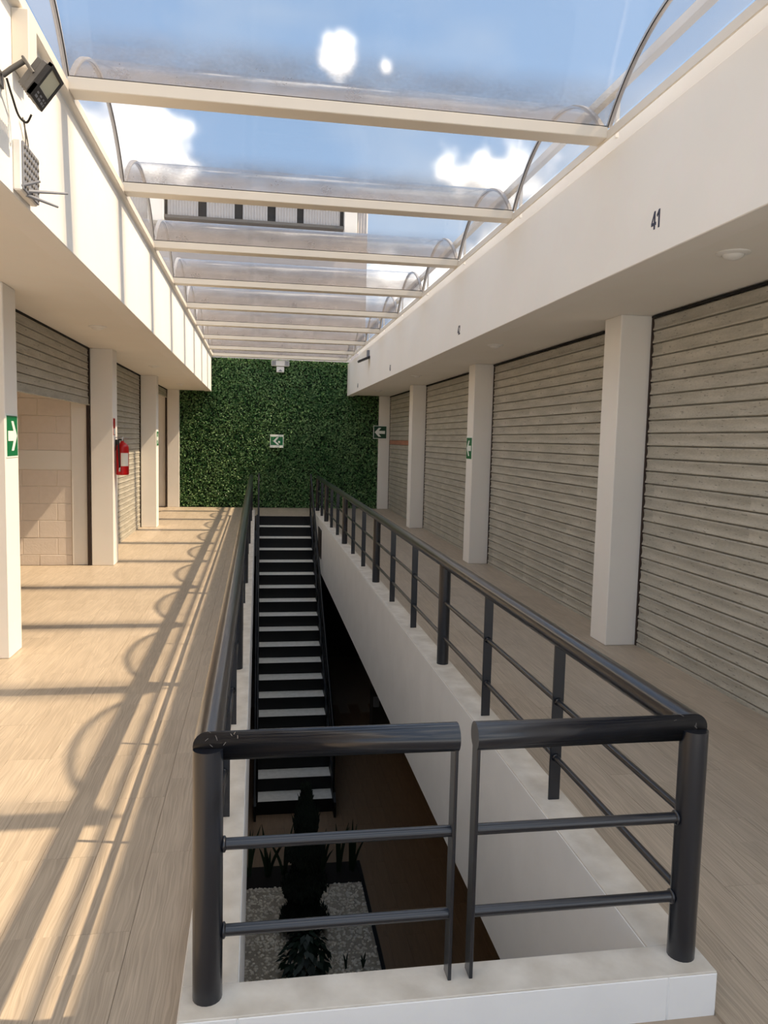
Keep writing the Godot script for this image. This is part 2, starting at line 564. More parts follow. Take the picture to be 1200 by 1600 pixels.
# ------------------------------------------------------------------ shell
func build_shell() -> void:
	# corridor ceilings (undersides of the galleries) and the faces above them
	struct("ceiling", boxed(Vector3(-4.2, 2.605, -18.2), Vector3(-1.17, 2.80, NEAR)), M["soffit"], "plastered underside above the left shops")
	struct("ceiling", boxed(Vector3(2.17, 2.612, -18.2), Vector3(3.4, 2.80, NEAR)), M["soffit"], "plastered underside above the right shops")
	struct("wall_left", boxed(Vector3(-1.17, 2.592, END_Z), Vector3(-1.02, 3.342, NEAR), 0.004), M["cream_wall"], "sunlit cream band wall above the left shops")
	var wr := begin()
	box(wr, Vector3(2.022, 2.585, END_Z), Vector3(2.17, 3.312, NEAR), 0.004)
	box(wr, Vector3(2.17, 2.80, -18.2), Vector3(3.4, 2.95, NEAR))
	box(wr, Vector3(2.30, 2.95, -18.2), Vector3(2.42, 3.655, NEAR), 0.004)
	struct("wall_right", wr, M["cream_wall"], "cream band wall in shade above the right shops")
	var lr := begin()
	box(lr, Vector3(-4.2, 2.80, -18.2), Vector3(-1.17, 2.95, NEAR))
	struct("ceiling", lr, M["cream_wall"])
	# closing walls
	struct("wall_back", boxed(Vector3(-4.35, -0.3, -18.2), Vector3(-4.2, 2.80, NEAR)), M["cream_wall"])
	struct("wall_far_right", boxed(Vector3(3.18, 0.0, -18.2), Vector3(3.34, 2.612, NEAR)), M["cream_wall"])
	struct("wall_end", boxed(Vector3(-4.2, -0.012, -18.2), Vector3(3.18, 3.36, -18.03)), M["cream_wall"])
	# partitions between the left shops with a concrete pilaster at the shutter line
	var n := 0
	for z in [-5.74, -13.97, -17.98]:
		var pz := begin()
		box(pz, Vector3(-4.2, 0.0, z - 0.14), Vector3(-2.2, 2.605, z - 0.04))
		box(pz, Vector3(-2.2, 0.0, z - 0.24), Vector3(-1.97, 2.605, z), 0.006)
		struct("wall_partition", pz, M["cream_wall"])
		n += 1
	# the block wall seen below the half-raised shutter
	var bw := struct("wall_block", boxed(Vector3(-4.2, 0.0, -10.0), Vector3(-2.2, 2.605, -9.858)), M["mortar"], "cream concrete block wall inside the half-open shop")
	var courses := [[0.0, 0.122, 1], [0.13, 0.329, 0], [0.338, 0.538, 1], [0.547, 0.745, 0], [0.754, 0.953, 1], [0.962, 1.15, 0], [1.39, 1.587, 1], [1.596, 1.793, 0], [1.802, 1.999, 1], [2.008, 2.205, 0], [2.214, 2.41, 1], [2.419, 2.603, 0]]
	for co in courses:
		var x := -2.2
		var first := 0.17 if co[2] == 0 else 0.38
		while x > -3.9:
			var wd := first
			first = 0.40
			var st := begin()
			box(st, Vector3(x - wd + 0.004, co[0] - 0.002, -9.87), Vector3(x - 0.004, co[1], -9.850 + rng.randf_range(-0.0015, 0.0015)), 0.003)
			obj("block", st, M["block_face"], bw)
			x -= wd
	obj("concrete_band", boxed(Vector3(-4.1, 1.156, -9.87), Vector3(-2.2, 1.384, -9.846), 0.003), M["cream_wall"], bw)
	obj("pilaster", boxed(Vector3(-2.2, 0.0, -10.05), Vector3(-1.985, 2.605, -9.835), 0.006), M["cream_wall"], bw)
	# columns
	var where := ["nearest", "second", "third", "fourth"]
	var zs_l := [-5.735, -9.81, -13.9, -17.9]
	var zs_r := [-5.763, -9.885, -13.98, -17.9]
	var ltext := ["cream column with the large right-pointing exit sign, left side", "cream column carrying the red fire extinguisher", "cream column just past the extinguisher, left side, thin sign on its edge", "cream column touching the hedge on the sunny left side"]
	var rtext := ["broad cream column between the two nearest right shutters, under number 41", "cream column with a left-pointing exit sign on its side", "cream column without any sign on the shaded right side", "cream column touching the hedge, behind the square exit sign"]
	for i in 4:
		var o := obj("column", boxed(Vector3(-1.97, 0.0, zs_l[i] - 0.29), Vector3(-1.712, 2.605, zs_l[i]), 0.006), M["cream_wall"])
		tag(o, ltext[i], "column", "columns along the left shops")
		o.set_meta("kind", "structure")
	for i in 4:
		var o := obj("column", boxed(Vector3(2.770, 0.0, zs_r[i] - 0.29 if i < 3 else -18.03), Vector3(3.06, 2.612, zs_r[i]), 0.006), M["cream_wall"])
		tag(o, rtext[i], "column", "columns along the right shops")
		o.set_meta("kind", "structure")
	struct("column", boxed(Vector3(2.770, 0.0, -1.95), Vector3(3.06, 2.612, -1.65), 0.006), M["cream_wall"])

func build_well() -> void:
	var yc := 0.116
	var white: Material = M["white_paint"]
	var r := struct("curb", boxed(Vector3(1.155, -0.835, -16.12), Vector3(1.305, yc, -1.90), 0.004), white, "white curb and beam along the right of the stairwell")
	obj("cap", boxed(Vector3(1.157, yc - 0.004, -16.1), Vector3(1.303, yc + 0.004, -2.03), 0.002), M["raw_cap"], r)
	obj("end_block", boxed(Vector3(1.16, yc, -16.11), Vector3(1.30, yc + 0.05, -16.04), 0.004), white, r)
	var l := struct("curb", boxed(Vector3(-0.19, -0.835, -16.12), Vector3(-0.037, yc, -1.90), 0.004), white, "white curb and beam along the left of the stairwell")
	obj("cap", boxed(Vector3(-0.188, yc - 0.004, -16.1), Vector3(-0.039, yc + 0.004, -2.03), 0.002), M["raw_cap"], l)
	var f := struct("curb", boxed(Vector3(-0.037, -0.835, -2.03), Vector3(1.155, yc, -1.90), 0.004), white, "white curb at the near end of the stairwell")
	obj("cap", boxed(Vector3(-0.188, yc - 0.004, -2.03), Vector3(1.303, yc + 0.004, -1.902), 0.002), M["raw_cap"], f)
	struct("trim_1", boxed(Vector3(-0.037, -0.835, -16.3), Vector3(1.155, -0.3, -16.06)), white)

# ------------------------------------------------------------------ shutters
var slat_cache := {}

func slat_mesh(p: float, ln: float, variant := 0) -> ArrayMesh:
	# bulging towards -x, running along z from 0 to -ln, from y = 0 to p
	var key := "%.4f %.3f %d" % [p, ln, variant]
	if slat_cache.has(key):
		return slat_cache[key]
	var prof := []
	for q in [[0.012, 0.0], [0.010, 0.018], [-0.004, 0.026], [-0.0115, 0.055], [-0.0135, 0.10], [-0.0125, 0.16], [-0.0085, 0.25], [-0.0055, 0.38], [-0.0045, 0.52], [-0.0055, 0.66], [-0.0085, 0.80], [-0.0095, 0.88], [-0.0075, 0.935], [0.0, 0.962], [0.010, 0.975], [0.012, 1.0]]:
		prof.append(Vector2(q[0], q[1] * p))
	var st := begin()
	var run := 0.0
	var o := Vector2(variant * 0.283, variant * 0.117)
	for i in prof.size() - 1:
		var a: Vector2 = prof[i]
		var b: Vector2 = prof[i + 1]
		var na := (prof[mini(i + 1, prof.size() - 1)] - prof[maxi(i - 1, 0)]) as Vector2
		var nb := (prof[mini(i + 2, prof.size() - 1)] - prof[i]) as Vector2
		var n1 := Vector3(-na.y, na.x, 0).normalized()
		var n2 := Vector3(-nb.y, nb.x, 0).normalized()
		var l2 := run + a.distance_to(b)
		var pts := [Vector3(a.x, a.y, 0), Vector3(b.x, b.y, 0), Vector3(b.x, b.y, -ln), Vector3(a.x, a.y, -ln)]
		var uv := [o + Vector2(0, run / 1.2), o + Vector2(0, l2 / 1.2), o + Vector2(ln / 1.2, l2 / 1.2), o + Vector2(ln / 1.2, run / 1.2)]
		tri_n(st, [pts[0], pts[1], pts[2]], [n1, n2, n2], [uv[0], uv[1], uv[2]])
		tri_n(st, [pts[0], pts[2], pts[3]], [n1, n2, n1], [uv[0], uv[2], uv[3]])
		run = l2
	quad(st, Vector3(0.0125, 0, 0), Vector3(0.0125, p, 0), Vector3(0.0125, p, -ln), Vector3(0.0125, 0, -ln), Vector3.RIGHT)
	var m := st.commit()
	slat_cache[key] = m
	return m

# side = 1: faces -x (right-hand shops); side = -1: faces +x. z1 is the nearer end.
func shutter(label: String, group: String, side: int, x: float, z1: float, z2: float, bottom: float, top: float, p: float, rusty := -1) -> void:
	var t := thing("roller_shutter", label, "roller shutter", Vector3(x, 0.0, (z1 + z2) / 2), group)
	var ln := z1 - z2 - 0.05
	var y := top - p
	var i := 0
	while y > bottom + 0.02:
		var o := mesh_node("slat", slat_mesh(p, ln, rng.randi() % 7), M["rusty_slat"] if i == rusty else M["galvanised"], t)
		if side > 0:
			o.transform = Transform3D(Basis(), Vector3(rng.randf_range(-0.001, 0.001), y, ln / 2))
		else:
			o.transform = Transform3D(Basis(Vector3.UP, PI), Vector3(rng.randf_range(-0.001, 0.001), y, -ln / 2))
		y -= p
		i += 1
	y += p
	# bottom bar, guide rails, head casing
	var bar := begin()
	var s := float(side)
	box(bar, Vector3(-0.012, y - 0.075, -ln / 2), Vector3(0.012, y - 0.002, ln / 2), 0.003)
	box(bar, Vector3(-0.028 if side > 0 else -0.012, y - 0.085, -ln / 2), Vector3(0.012 if side > 0 else 0.028, y - 0.072, ln / 2), 0.002)
	obj("bottom_bar", bar, M["galvanised"], t)
	for e in [-1.0, 1.0]:
		var g := begin()
		var zc: float = e * (ln / 2 + 0.012)
		box(g, Vector3(-0.016, 0.002, zc - 0.013), Vector3(0.02, top, zc + 0.013), 0.002)
		obj("guide_rail", g, M["guide"], t)
	obj("head_strip", boxed(Vector3(-0.02 * s - 0.01, top - 0.002, -ln / 2), Vector3(-0.02 * s + 0.01, 2.604, ln / 2)), M["dark_gap"], t)

func build_shutters() -> void:
	var g := "roller shutters of the shops"
	shutter("wide closed grey roller shutter nearest on the right, under number 41", g, 1, 3.035, -1.97, -5.76, 0.0, 2.590, 0.0985)
	shutter("closed grey roller shutter between the broad nearest column and the column with the exit sign", g, 1, 3.035, -6.06, -9.88, 0.0, 2.590, 0.0985)
	shutter("closed grey roller shutter behind the right column with the exit sign, before the reddish-slat one", g, 1, 3.035, -10.18, -13.975, 0.0, 2.590, 0.0985)
	shutter("closed grey roller shutter beside the hedge with one reddish slat", g, 1, 3.035, -14.275, -17.89, 0.0, 2.590, 0.0985, 10)
	shutter("half-raised grey roller shutter showing a block wall beneath it", g, -1, -2.0, -6.03, -9.83, 1.93, 2.590, 0.082)
	shutter("closed roller shutter on the left with sunlight on its lower half, behind the extinguisher", g, -1, -2.0, -10.11, -13.94, 0.0, 2.590, 0.082)
	shutter("roller shutter on the left rolled up almost out of sight beside the hedge", g, -1, -2.0, -14.2, -17.93, 2.42, 2.590, 0.082)

# ------------------------------------------------------------------ roof
const BEAMS := [-2.72, -4.42, -6.12, -7.84, -9.58, -11.30, -12.98, -14.72, -16.42, -17.80]

func build_roof() -> void:
	var ord := ["first", "second", "third", "fourth", "fifth", "sixth", "seventh", "eighth", "ninth", "tenth"]
	# long edge trims under the vaults
	struct("trim_2", boxed(Vector3(-1.032, 3.352, -17.95), Vector3(-0.978, 3.408, NEAR), 0.003), M["cream_steel"], "cream steel edge rail of the roof on the left")
	struct("trim_3", boxed(Vector3(1.978, 3.358, -17.95), Vector3(1.99, 3.412, NEAR), 0.002), M["cream_steel"], "cream steel edge rail of the roof on the right")
	var rail := begin()  # added rail, there to cast the broad shadow band on the floor
	box(rail, Vector3(2.040, 3.66, -17.9), Vector3(2.090, 3.72, NEAR), 0.004)
	for z in BEAMS:
		box(rail, Vector3(2.055, 3.40, z - 0.08), Vector3(2.075, 3.665, z - 0.055))
	struct("added_trim_4", rail, M["white_plastic"], "added rail outside the right roof edge casting the floor shadow band")
	var bm := begin()
	box(bm, Vector3(-0.985, 3.368, -0.135), Vector3(1.982, 3.432, 0.0), 0.004)
	var beam_mesh := bm.commit()
	for i in BEAMS.size():
		var b := mesh_node("roof_beam", beam_mesh, M["cream_steel"])
		b.position = Vector3(0, 0, BEAMS[i])
		var txt := "cream steel roof beam across the walkway, %s one out from the hedge wall" % ord[BEAMS.size() - 1 - i]
		if i == 0:
			txt = "cream steel roof beam overhead, nearest of all and above the top of the photo"
		elif i == BEAMS.size() - 1:
			txt = "cream steel roof beam lying against the top of the hedge wall"
		elif i == 1:
			txt = "cream steel roof beam level with the left floodlight, largest in view"
		tag(b, txt, "roof beam", "roof beams across the walkway")
	for i in BEAMS.size() - 1:
		vault(i, ord)

func vault(i: int, ord: Array) -> void:
	var za: float = BEAMS[i] - 0.085
	var zb: float = BEAMS[i + 1] - 0.02
	var ch := (za - zb) / 2
	var sag := 0.39 * minf(1.0, ch / 0.82)
	var rad := (ch * ch + sag * sag) / (2 * sag)
	var half := asin(ch / rad)
	var zc := (za + zb) / 2
	var yc := 3.436 + sag - rad
	var label := "clear curved roof vault, %s one out from the hedge wall" % ord[BEAMS.size() - 2 - i]
	if i == 0:
		label = "nearest clear curved roof vault, blue sky and a small cloud behind it"
	elif i == 1:
		label = "clear curved roof vault between the two largest beams, clouds on both sides"
	var t := thing("roof_vault", label, "roof vault", Vector3((2.0 - 1.0) / 2, 3.436, zc), "curved roof vaults")
	var x0 := -1.49
	var x1 := 1.495
	var seg := 28
	for film in 2:
		var st := begin()
		var r := rad + 0.004 * film
		for k in seg:
			var w0 := lerpf(-half, half, float(k) / seg)
			var w1 := lerpf(-half, half, float(k + 1) / seg)
			var n0 := Vector3(0, cos(w0), sin(w0))
			var n1 := Vector3(0, cos(w1), sin(w1))
			var c := Vector3(0, yc - 3.436, 0)
			var p := [c + n0 * r + Vector3(x0, 0, 0), c + n1 * r + Vector3(x0, 0, 0), c + n1 * r + Vector3(x1, 0, 0), c + n0 * r + Vector3(x1, 0, 0)]
			var v0 := float(k) / seg
			var v1 := float(k + 1) / seg
			var u := [Vector2(0, v0), Vector2(0, v1), Vector2(1, v1), Vector2(1, v0)]
			tri_n(st, [p[0], p[1], p[2]], [n0, n1, n1], [u[0], u[1], u[2]])
			tri_n(st, [p[0], p[2], p[3]], [n0, n1, n0], [u[0], u[2], u[3]])
		obj("clear_sheet" if film == 0 else "dust_film", st, M["clear_sheet"] if film == 0 else M["dust_film"], t)
	# end panels, the bent rims over them and their dark seals
	for e in [x0, x1]:
		var st := begin()
		var out := Vector3(signf(e), 0, 0)
		for k in seg:
			var w0 := lerpf(-half, half, float(k) / seg)
			var w1 := lerpf(-half, half, float(k + 1) / seg)
			var a := Vector3(e, yc - 3.436 + rad * cos(w0), rad * sin(w0))
			var b := Vector3(e, yc - 3.436 + rad * cos(w1), rad * sin(w1))
			quad(st, a, b, Vector3(e, 0, b.z), Vector3(e, 0, a.z), out)
		var ep := obj("end_panel", st, M["gable_sheet"], t)
		var rim := begin()
		var seal := begin()
		for k in seg:
			var w0 := lerpf(-half, half, float(k) / seg)
			var w1 := lerpf(-half, half, float(k + 1) / seg)
			for q in [[rim, rad - 0.010, rad + 0.008, 0.014, 0.0], [seal, rad - 0.013, rad - 0.010, 0.0025, -0.011 * signf(e)]]:
				var cc := Vector3(e + q[4], yc - 3.436, 0)
				var d0 := Vector3(0, cos(w0), sin(w0))
				var d1 := Vector3(0, cos(w1), sin(w1))
				var hx := Vector3(q[3], 0, 0)
				var a: Vector3 = cc + d0 * q[1]
				var b: Vector3 = cc + d1 * q[1]
				var a2: Vector3 = cc + d0 * q[2]
				var b2: Vector3 = cc + d1 * q[2]
				quad(q[0], a - hx, b - hx, b + hx, a + hx, -(d0 + d1).normalized())
				quad(q[0], a2 - hx, b2 - hx, b2 + hx, a2 + hx, (d0 + d1).normalized())
				quad(q[0], a - hx, b - hx, b2 - hx, a2 - hx, Vector3.LEFT)
				quad(q[0], a + hx, b + hx, b2 + hx, a2 + hx, Vector3.RIGHT)
		obj("rim", rim, M["rim_metal"], ep)
		obj("seal", seal, M["rim_seal"], ep)
	var gasket := begin()
	box(gasket, Vector3(x0, -0.003, -ch - 0.006), Vector3(x1, 0.007, -ch + 0.002))
	box(gasket, Vector3(x0, -0.003, ch - 0.002), Vector3(x1, 0.007, ch + 0.006))
	obj("gasket", gasket, M["rim_seal"], t)

# ------------------------------------------------------------------ railings
func round_post(parent: Node, x: float, z: float, r := 0.039) -> void:
	var st := begin()
	tube(st, [Vector3(x, 0.119, z), Vector3(x, 0.80, z)], r, 20)
	obj("post", st, M["black_steel"], parent)

func flat_bar(parent: Node, x: float, z: float, along_x: bool) -> void:
	# a flat bar stands square to the run of the railing
	var h := Vector3(0.005, 0, 0.024) if along_x else Vector3(0.024, 0, 0.005)
	obj("flat_bar", boxed(Vector3(x, 0.119, z) - h, Vector3(x, 0.79, z) + h, 0.0015), M["black_steel"], parent)

func railing(label: String, xr: float, x_end: float) -> void:
	var t := thing("railing", label, "railing", Vector3.ZERO, "black steel railings round the stairwell")
	var z0 := -1.985
	var z1 := -16.0
	for k in 5:
		round_post(t, xr, z0 - 2.99 * k)
	round_post(t, xr, z1)
	for k in 14:
		if k % 3 != 0:
			flat_bar(t, xr, z0 - 0.9967 * k, false)
	flat_bar(t, xr, -14.93, false)
	flat_bar(t, x_end, z0, true)
	# the top rail turns the corner with a mitre
	var st := begin()
	var ex := x_end + 0.006 * signf(x_end - xr)
	tube(st, [Vector3(xr, 0.806, z1 - 0.03), Vector3(xr, 0.806, z0), Vector3(ex, 0.806, z0)], 0.039, 24)
	obj("top_rail", st, M["black_steel"], t)
	for y in [0.540, 0.302]:
		var s1 := begin()
		tube(s1, [Vector3(xr, y, z1), Vector3(xr, y, z0)], 0.0125, 12)
		obj("mid_rail", s1, M["black_steel"], t)
		var s2 := begin()
		tube(s2, [Vector3(xr, y, z0), Vector3(x_end, y, z0)], 0.0155, 12)
		obj("mid_rail", s2, M["black_steel"], t)
		# weld beads where the rods meet the corner post and the bars
		var wd := begin()
		var sx := signf(x_end - xr)
		lathe(wd, [Vector2(0.0155, -0.005), Vector2(0.021, -0.002), Vector2(0.021, 0.003), Vector2(0.0155, 0.006)], Vector3.ZERO, 12, Transform3D(Basis(Vector3(0, 0, 1), -PI / 2 * sx), Vector3(xr + 0.041 * sx, y, z0)))
		for k in range(1, 14):
			if k % 3 != 0:
				lathe(wd, [Vector2(0.0125, -0.004), Vector2(0.018, 0.0), Vector2(0.0125, 0.004)], Vector3.ZERO, 10, Transform3D(Basis(Vector3.RIGHT, PI / 2), Vector3(xr, y, z0 - 0.9967 * k + 0.009)))
		obj("weld_bead", wd, M["black_steel"], t)
	# scuffed weld on the top corner
	var sc := begin()
	for k in 9:
		var a := rng.randf_range(-0.7, 1.2)
		var px := xr + signf(x_end - xr) * rng.randf_range(-0.01, 0.075)
		var d := Vector3(0, cos(a), sin(a))
		box(sc, Vector3(-0.005, -0.0006, -0.0007), Vector3(0.005, 0.0006, 0.0007), 0.0003, Transform3D(Basis(Vector3.RIGHT, a) * Basis(Vector3.UP, rng.randf_range(0, PI)), Vector3(px, 0.806, z0) + d * 0.039))
	obj("weld_scuff", sc, M["weld"], t)

# ------------------------------------------------------------------ stairs
func build_stairs() -> void:
	var rise := 0.1893
	var run := 0.3098
	var z0 := -16.035
	var t := thing("staircase", "black steel staircase with pale treads going down from the hedge wall", "staircase", Vector3(0.555, LOW, -10.4))
	var o := Vector3(-0.555, -LOW, 10.4)
	for k in range(1, 19):
		var y := -k * rise
		var zn := z0 + k * run
		obj("tread", boxed(o + Vector3(0.03, y - 0.004, zn - run), o + Vector3(1.08, y, zn - 0.002), 0.001), M["tread_top"], t)
		obj("riser", boxed(o + Vector3(0.03, y, zn - run - 0.012), o + Vector3(1.08, y + rise - 0.004, zn - run), 0.001), M["stair_steel"], t)
	obj("riser", boxed(o + Vector3(0.03, LOW, z0 + 18 * run - 0.012), o + Vector3(1.08, -18 * rise - 0.004, z0 + 18 * run), 0.001), M["stair_steel"], t)
	var slope := Vector2(run, -rise).normalized()
	for s in [[-0.005, 0.026], [1.084, 1.115]]:
		var st := begin()
		var poly := PackedVector2Array([Vector2(-16.03, 0.03), Vector2(-15.95, 0.03), Vector2(z0 + 18.6 * run, -18.4 * rise + 0.1), Vector2(z0 + 18.6 * run, LOW), Vector2(z0 + 17.6 * run, LOW), Vector2(-16.03, -0.42)])
		# the polygon lies in z-y; turn it so that its own x runs along z
		prism(st, poly, s[1] - s[0], Transform3D(Basis(Vector3(0, 0, 1), Vector3(0, 1, 0), Vector3(-1, 0, 0)), o + Vector3(s[1], 0, 0)))
		obj("stringer", st, M["stair_steel"], t)
	for x in [0.035, 1.09]:
		var top := Vector3(x, 0.86, -16.0)
		var foot := Vector3(x, 0.86 - 18 * rise, -16.0 + 18 * run)
		var st := begin()
		tube(st, [o + top, o + foot], 0.019, 10)
		obj("handrail", st, M["stair_steel"], t)
		for dy in [0.30, 0.57]:
			var mr := begin()
			tube(mr, [o + top - Vector3(0, dy, 0), o + foot - Vector3(0, dy, 0)], 0.008, 8)
			obj("mid_rail", mr, M["stair_steel"], t)
		for k in 6:
			var p := top.lerp(foot, k / 5.0)
			var ps := begin()
			tube(ps, [o + p, o + p - Vector3(0, 0.85, 0)], 0.016, 8)
			obj("post", ps, M["stair_steel"], t)

# ------------------------------------------------------------------ lower storey
func build_lower() -> void:
	var lw: Material = M["lower_wall"]
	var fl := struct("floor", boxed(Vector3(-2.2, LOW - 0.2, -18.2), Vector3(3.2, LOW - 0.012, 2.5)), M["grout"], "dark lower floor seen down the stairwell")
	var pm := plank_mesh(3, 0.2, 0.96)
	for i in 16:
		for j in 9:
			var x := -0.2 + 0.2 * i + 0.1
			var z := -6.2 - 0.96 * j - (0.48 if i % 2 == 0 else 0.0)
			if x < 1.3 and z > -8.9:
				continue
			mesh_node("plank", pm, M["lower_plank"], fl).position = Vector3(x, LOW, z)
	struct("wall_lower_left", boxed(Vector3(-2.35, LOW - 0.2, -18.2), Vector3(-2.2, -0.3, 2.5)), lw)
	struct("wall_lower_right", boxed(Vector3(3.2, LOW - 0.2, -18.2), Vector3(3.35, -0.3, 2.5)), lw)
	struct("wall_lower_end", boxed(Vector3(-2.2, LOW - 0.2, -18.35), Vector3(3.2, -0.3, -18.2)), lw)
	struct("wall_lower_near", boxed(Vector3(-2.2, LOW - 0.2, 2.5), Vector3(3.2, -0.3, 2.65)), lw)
	var pc := obj("column", boxed(Vector3(1.96, LOW, -12.96), Vector3(2.26, -0.3, -12.66), 0.005), lw)
	tag(pc, "dark column on the lower storey behind the stairwell beam", "column")
	pc.set_meta("kind", "structure")
	var eb := thing("switch_box", "small pale electrical box on the dark lower column", "switch box", Vector3(2.02, -2.80, -12.66))
	obj("box", boxed(Vector3(-0.05, -0.085, 0.0), Vector3(0.05, 0.085, 0.05), 0.006), M["grey_plastic"], eb)
	obj("lid", boxed(Vector3(-0.04, -0.07, 0.05), Vector3(0.04, 0.07, 0.058), 0.003), M["grey_plastic"], eb)
	# planting bed
	var bed := thing("planting_bed", "gravel planting bed at the foot of the stairwell", "planting bed", Vector3(0.5, LOW, -7.9))
	obj("kerb", boxed(Vector3(0.745, 0.0, -1.15), Vector3(0.785, 0.06, 3.0), 0.004), M["stair_steel"], bed)
	obj("gravel_base", boxed(Vector3(-2.4, 0.0, -0.70), Vector3(0.745, 0.045, 3.0)), M["gravel_bed"], bed)
	obj("soil_strip", boxed(Vector3(-2.4, 0.0, -1.15), Vector3(0.745, 0.05, -0.70)), M["soil"], bed)
	var pb := SphereMesh.new()
	pb.radius = 0.014
	pb.height = 0.02
	pb.radial_segments = 7
	pb.rings = 4
	var gv := MultiMesh.new()
	gv.transform_format = MultiMesh.TRANSFORM_3D
	gv.mesh = pb
	gv.instance_count = 5200
	for i in 5200:
		var s := rng.randf_range(0.6, 1.5)
		gv.set_instance_transform(i, Transform3D(Basis.from_euler(Vector3(rng.randf() * 0.6, rng.randf() * TAU, 0)).scaled(Vector3.ONE * s), Vector3(rng.randf_range(-1.2, 0.74), 0.047, rng.randf_range(-0.70, 2.4))))
	var gi := MultiMeshInstance3D.new()
	gi.name = "pebbles"
	gi.multimesh = gv
	gi.material_override = M["pebble"]
	gi.set_meta("kind", "stuff")
	bed.add_child(gi, true)
	# a clipped conifer in the bed
	var cy := thing("conifer", "tall narrow dark conifer standing in the gravel bed below the stairs", "conifer", Vector3(0.525, LOW + 0.045, -7.71))
	var tr := begin()
	tube(tr, [Vector3.ZERO, Vector3(0.005, 0.6, 0), Vector3(0, 1.45, 0)], 0.028, 8, true, 0.008)
	obj("trunk", tr, M["bark"], cy)
	var spray := begin()
	for k in 5:
		var b := Basis(Vector3.UP, TAU * k / 5.0) * Basis(Vector3.RIGHT, 0.45)
		tube(spray, [Vector3.ZERO, b * Vector3(0, 0.05, 0), b * Vector3(0, 0.09, 0.006)], 0.007, 4, true, 0.0015)
	var sm := spray.commit()
	var cf := MultiMesh.new()
	cf.transform_format = MultiMesh.TRANSFORM_3D
	cf.mesh = sm
	cf.instance_count = 2600
	for i in 2600:
		var h := pow(rng.randf(), 1.15)
		var rr := 0.225 * (1.0 - pow(h, 2.2)) * (0.72 + 0.28 * sin(h * 26.0)) + 0.045
		rr *= sqrt(rng.randf_range(0.25, 1.0))
		var a := rng.randf() * TAU
		var p := Vector3(cos(a) * rr, 0.08 + h * 1.48, sin(a) * rr)
		var lean := Basis(Vector3(sin(a), 0, -cos(a)), -rng.randf_range(0.2, 0.9))
		cf.set_instance_transform(i, Transform3D(lean * Basis(Vector3.UP, a).scaled(Vector3.ONE * rng.randf_range(0.7, 1.25)), p))
	var ci := MultiMeshInstance3D.new()
	ci.name = "foliage"
	ci.multimesh = cf
	ci.material_override = M["cypress"]
	ci.set_meta("kind", "stuff")
	cy.add_child(ci, true)
	# the leafy shrub nearest below
	var sh := thing("leafy_shrub", "low broad-leaved shrub in the gravel, just beyond the near curb", "shrub", Vector3(0.50, LOW + 0.06, -7.0))
	var sk := begin()
	for k in 7:
		var a := TAU * k / 7.0
		tube(sk, [Vector3.ZERO, Vector3(cos(a) * 0.06, 0.16, sin(a) * 0.06), Vector3(cos(a) * 0.15, 0.30, sin(a) * 0.15)], 0.008, 6, true, 0.003)
	obj("stem", sk, M["bark"], sh)
	var lv := begin()
	for k in 260:
		var a := rng.randf() * TAU
		var e := rng.randf_range(-0.1, 1.5)
		var p := Vector3(cos(a) * cos(e) * 0.21, 0.22 + sin(e) * 0.24, sin(a) * cos(e) * 0.21) * rng.randf_range(0.75, 1.05)
		blade(lv, p, Basis(Vector3.UP, -a) * Basis(Vector3(0, 0, 1), -rng.randf_range(0.2, 1.3)), 0.10, 0.055)
	obj("leaves", lv, M["dark_leaf"], sh)
	# upright strap-leaved plants in the soil strip
	var look := ["small strap-leaved plant at the left end of the dark soil strip", "spiky strap-leaved plant left of the conifer in the soil strip", "strap-leaved plant right behind the conifer on its left", "tall strap-leaved plant just right of the conifer", "leaning strap-leaved plant, second from the right end of the soil strip", "upright strap-leaved plant at the right end of the soil strip"]
	var xs := [-0.06, 0.17, 0.36, 0.80, 1.0, 1.16]
	for i in 6:
		var sp := thing("strap_plant", look[i], "plant", Vector3(xs[i], LOW + 0.058, -8.83), "strap-leaved plants in the soil strip")
		for k in 6:
			var st := begin()
			var a := rng.randf() * TAU
			var ht := rng.randf_range(0.28, 0.62)
			var lean := rng.randf_range(0.03, 0.22)
			strap(st, Vector3(cos(a) * 0.02, 0, sin(a) * 0.02), Vector3(cos(a) * lean, ht, sin(a) * lean), 0.035)
			obj("leaf", st, M["blade_leaf"], sp)
	for i in 2:
		var sp := thing("strap_plant", ["small grassy sprout in the gravel beside the shrub", "small grassy sprout nearest the gravel bed's right kerb"][i], "plant", Vector3([0.90, 1.07][i], LOW + 0.045, -7.12))
		for k in 4:
			var st := begin()
			var a := rng.randf() * TAU
			strap(st, Vector3.ZERO, Vector3(cos(a) * 0.03, rng.randf_range(0.08, 0.16), sin(a) * 0.03), 0.018)
			obj("leaf", st, M["blade_leaf"], sp)

func blade(st: SurfaceTool, p: Vector3, b: Basis, ln: float, wd: float) -> void:
	var v := [p, p + b * Vector3(ln * 0.45, 0.004, wd * 0.5), p + b * Vector3(ln, -0.012, 0), p + b * Vector3(ln * 0.45, 0.004, -wd * 0.5), p + b * Vector3(ln * 0.5, -0.010, 0)]
	var n := (b * Vector3.UP).normalized()
	for q in [[0, 1, 4], [1, 2, 4], [2, 3, 4], [3, 0, 4]]:
		tri(st, v[q[0]], v[q[1]], v[q[2]], n)
		tri(st, v[q[0]] - n * 0.001, v[q[1]] - n * 0.001, v[q[2]] - n * 0.001, -n)

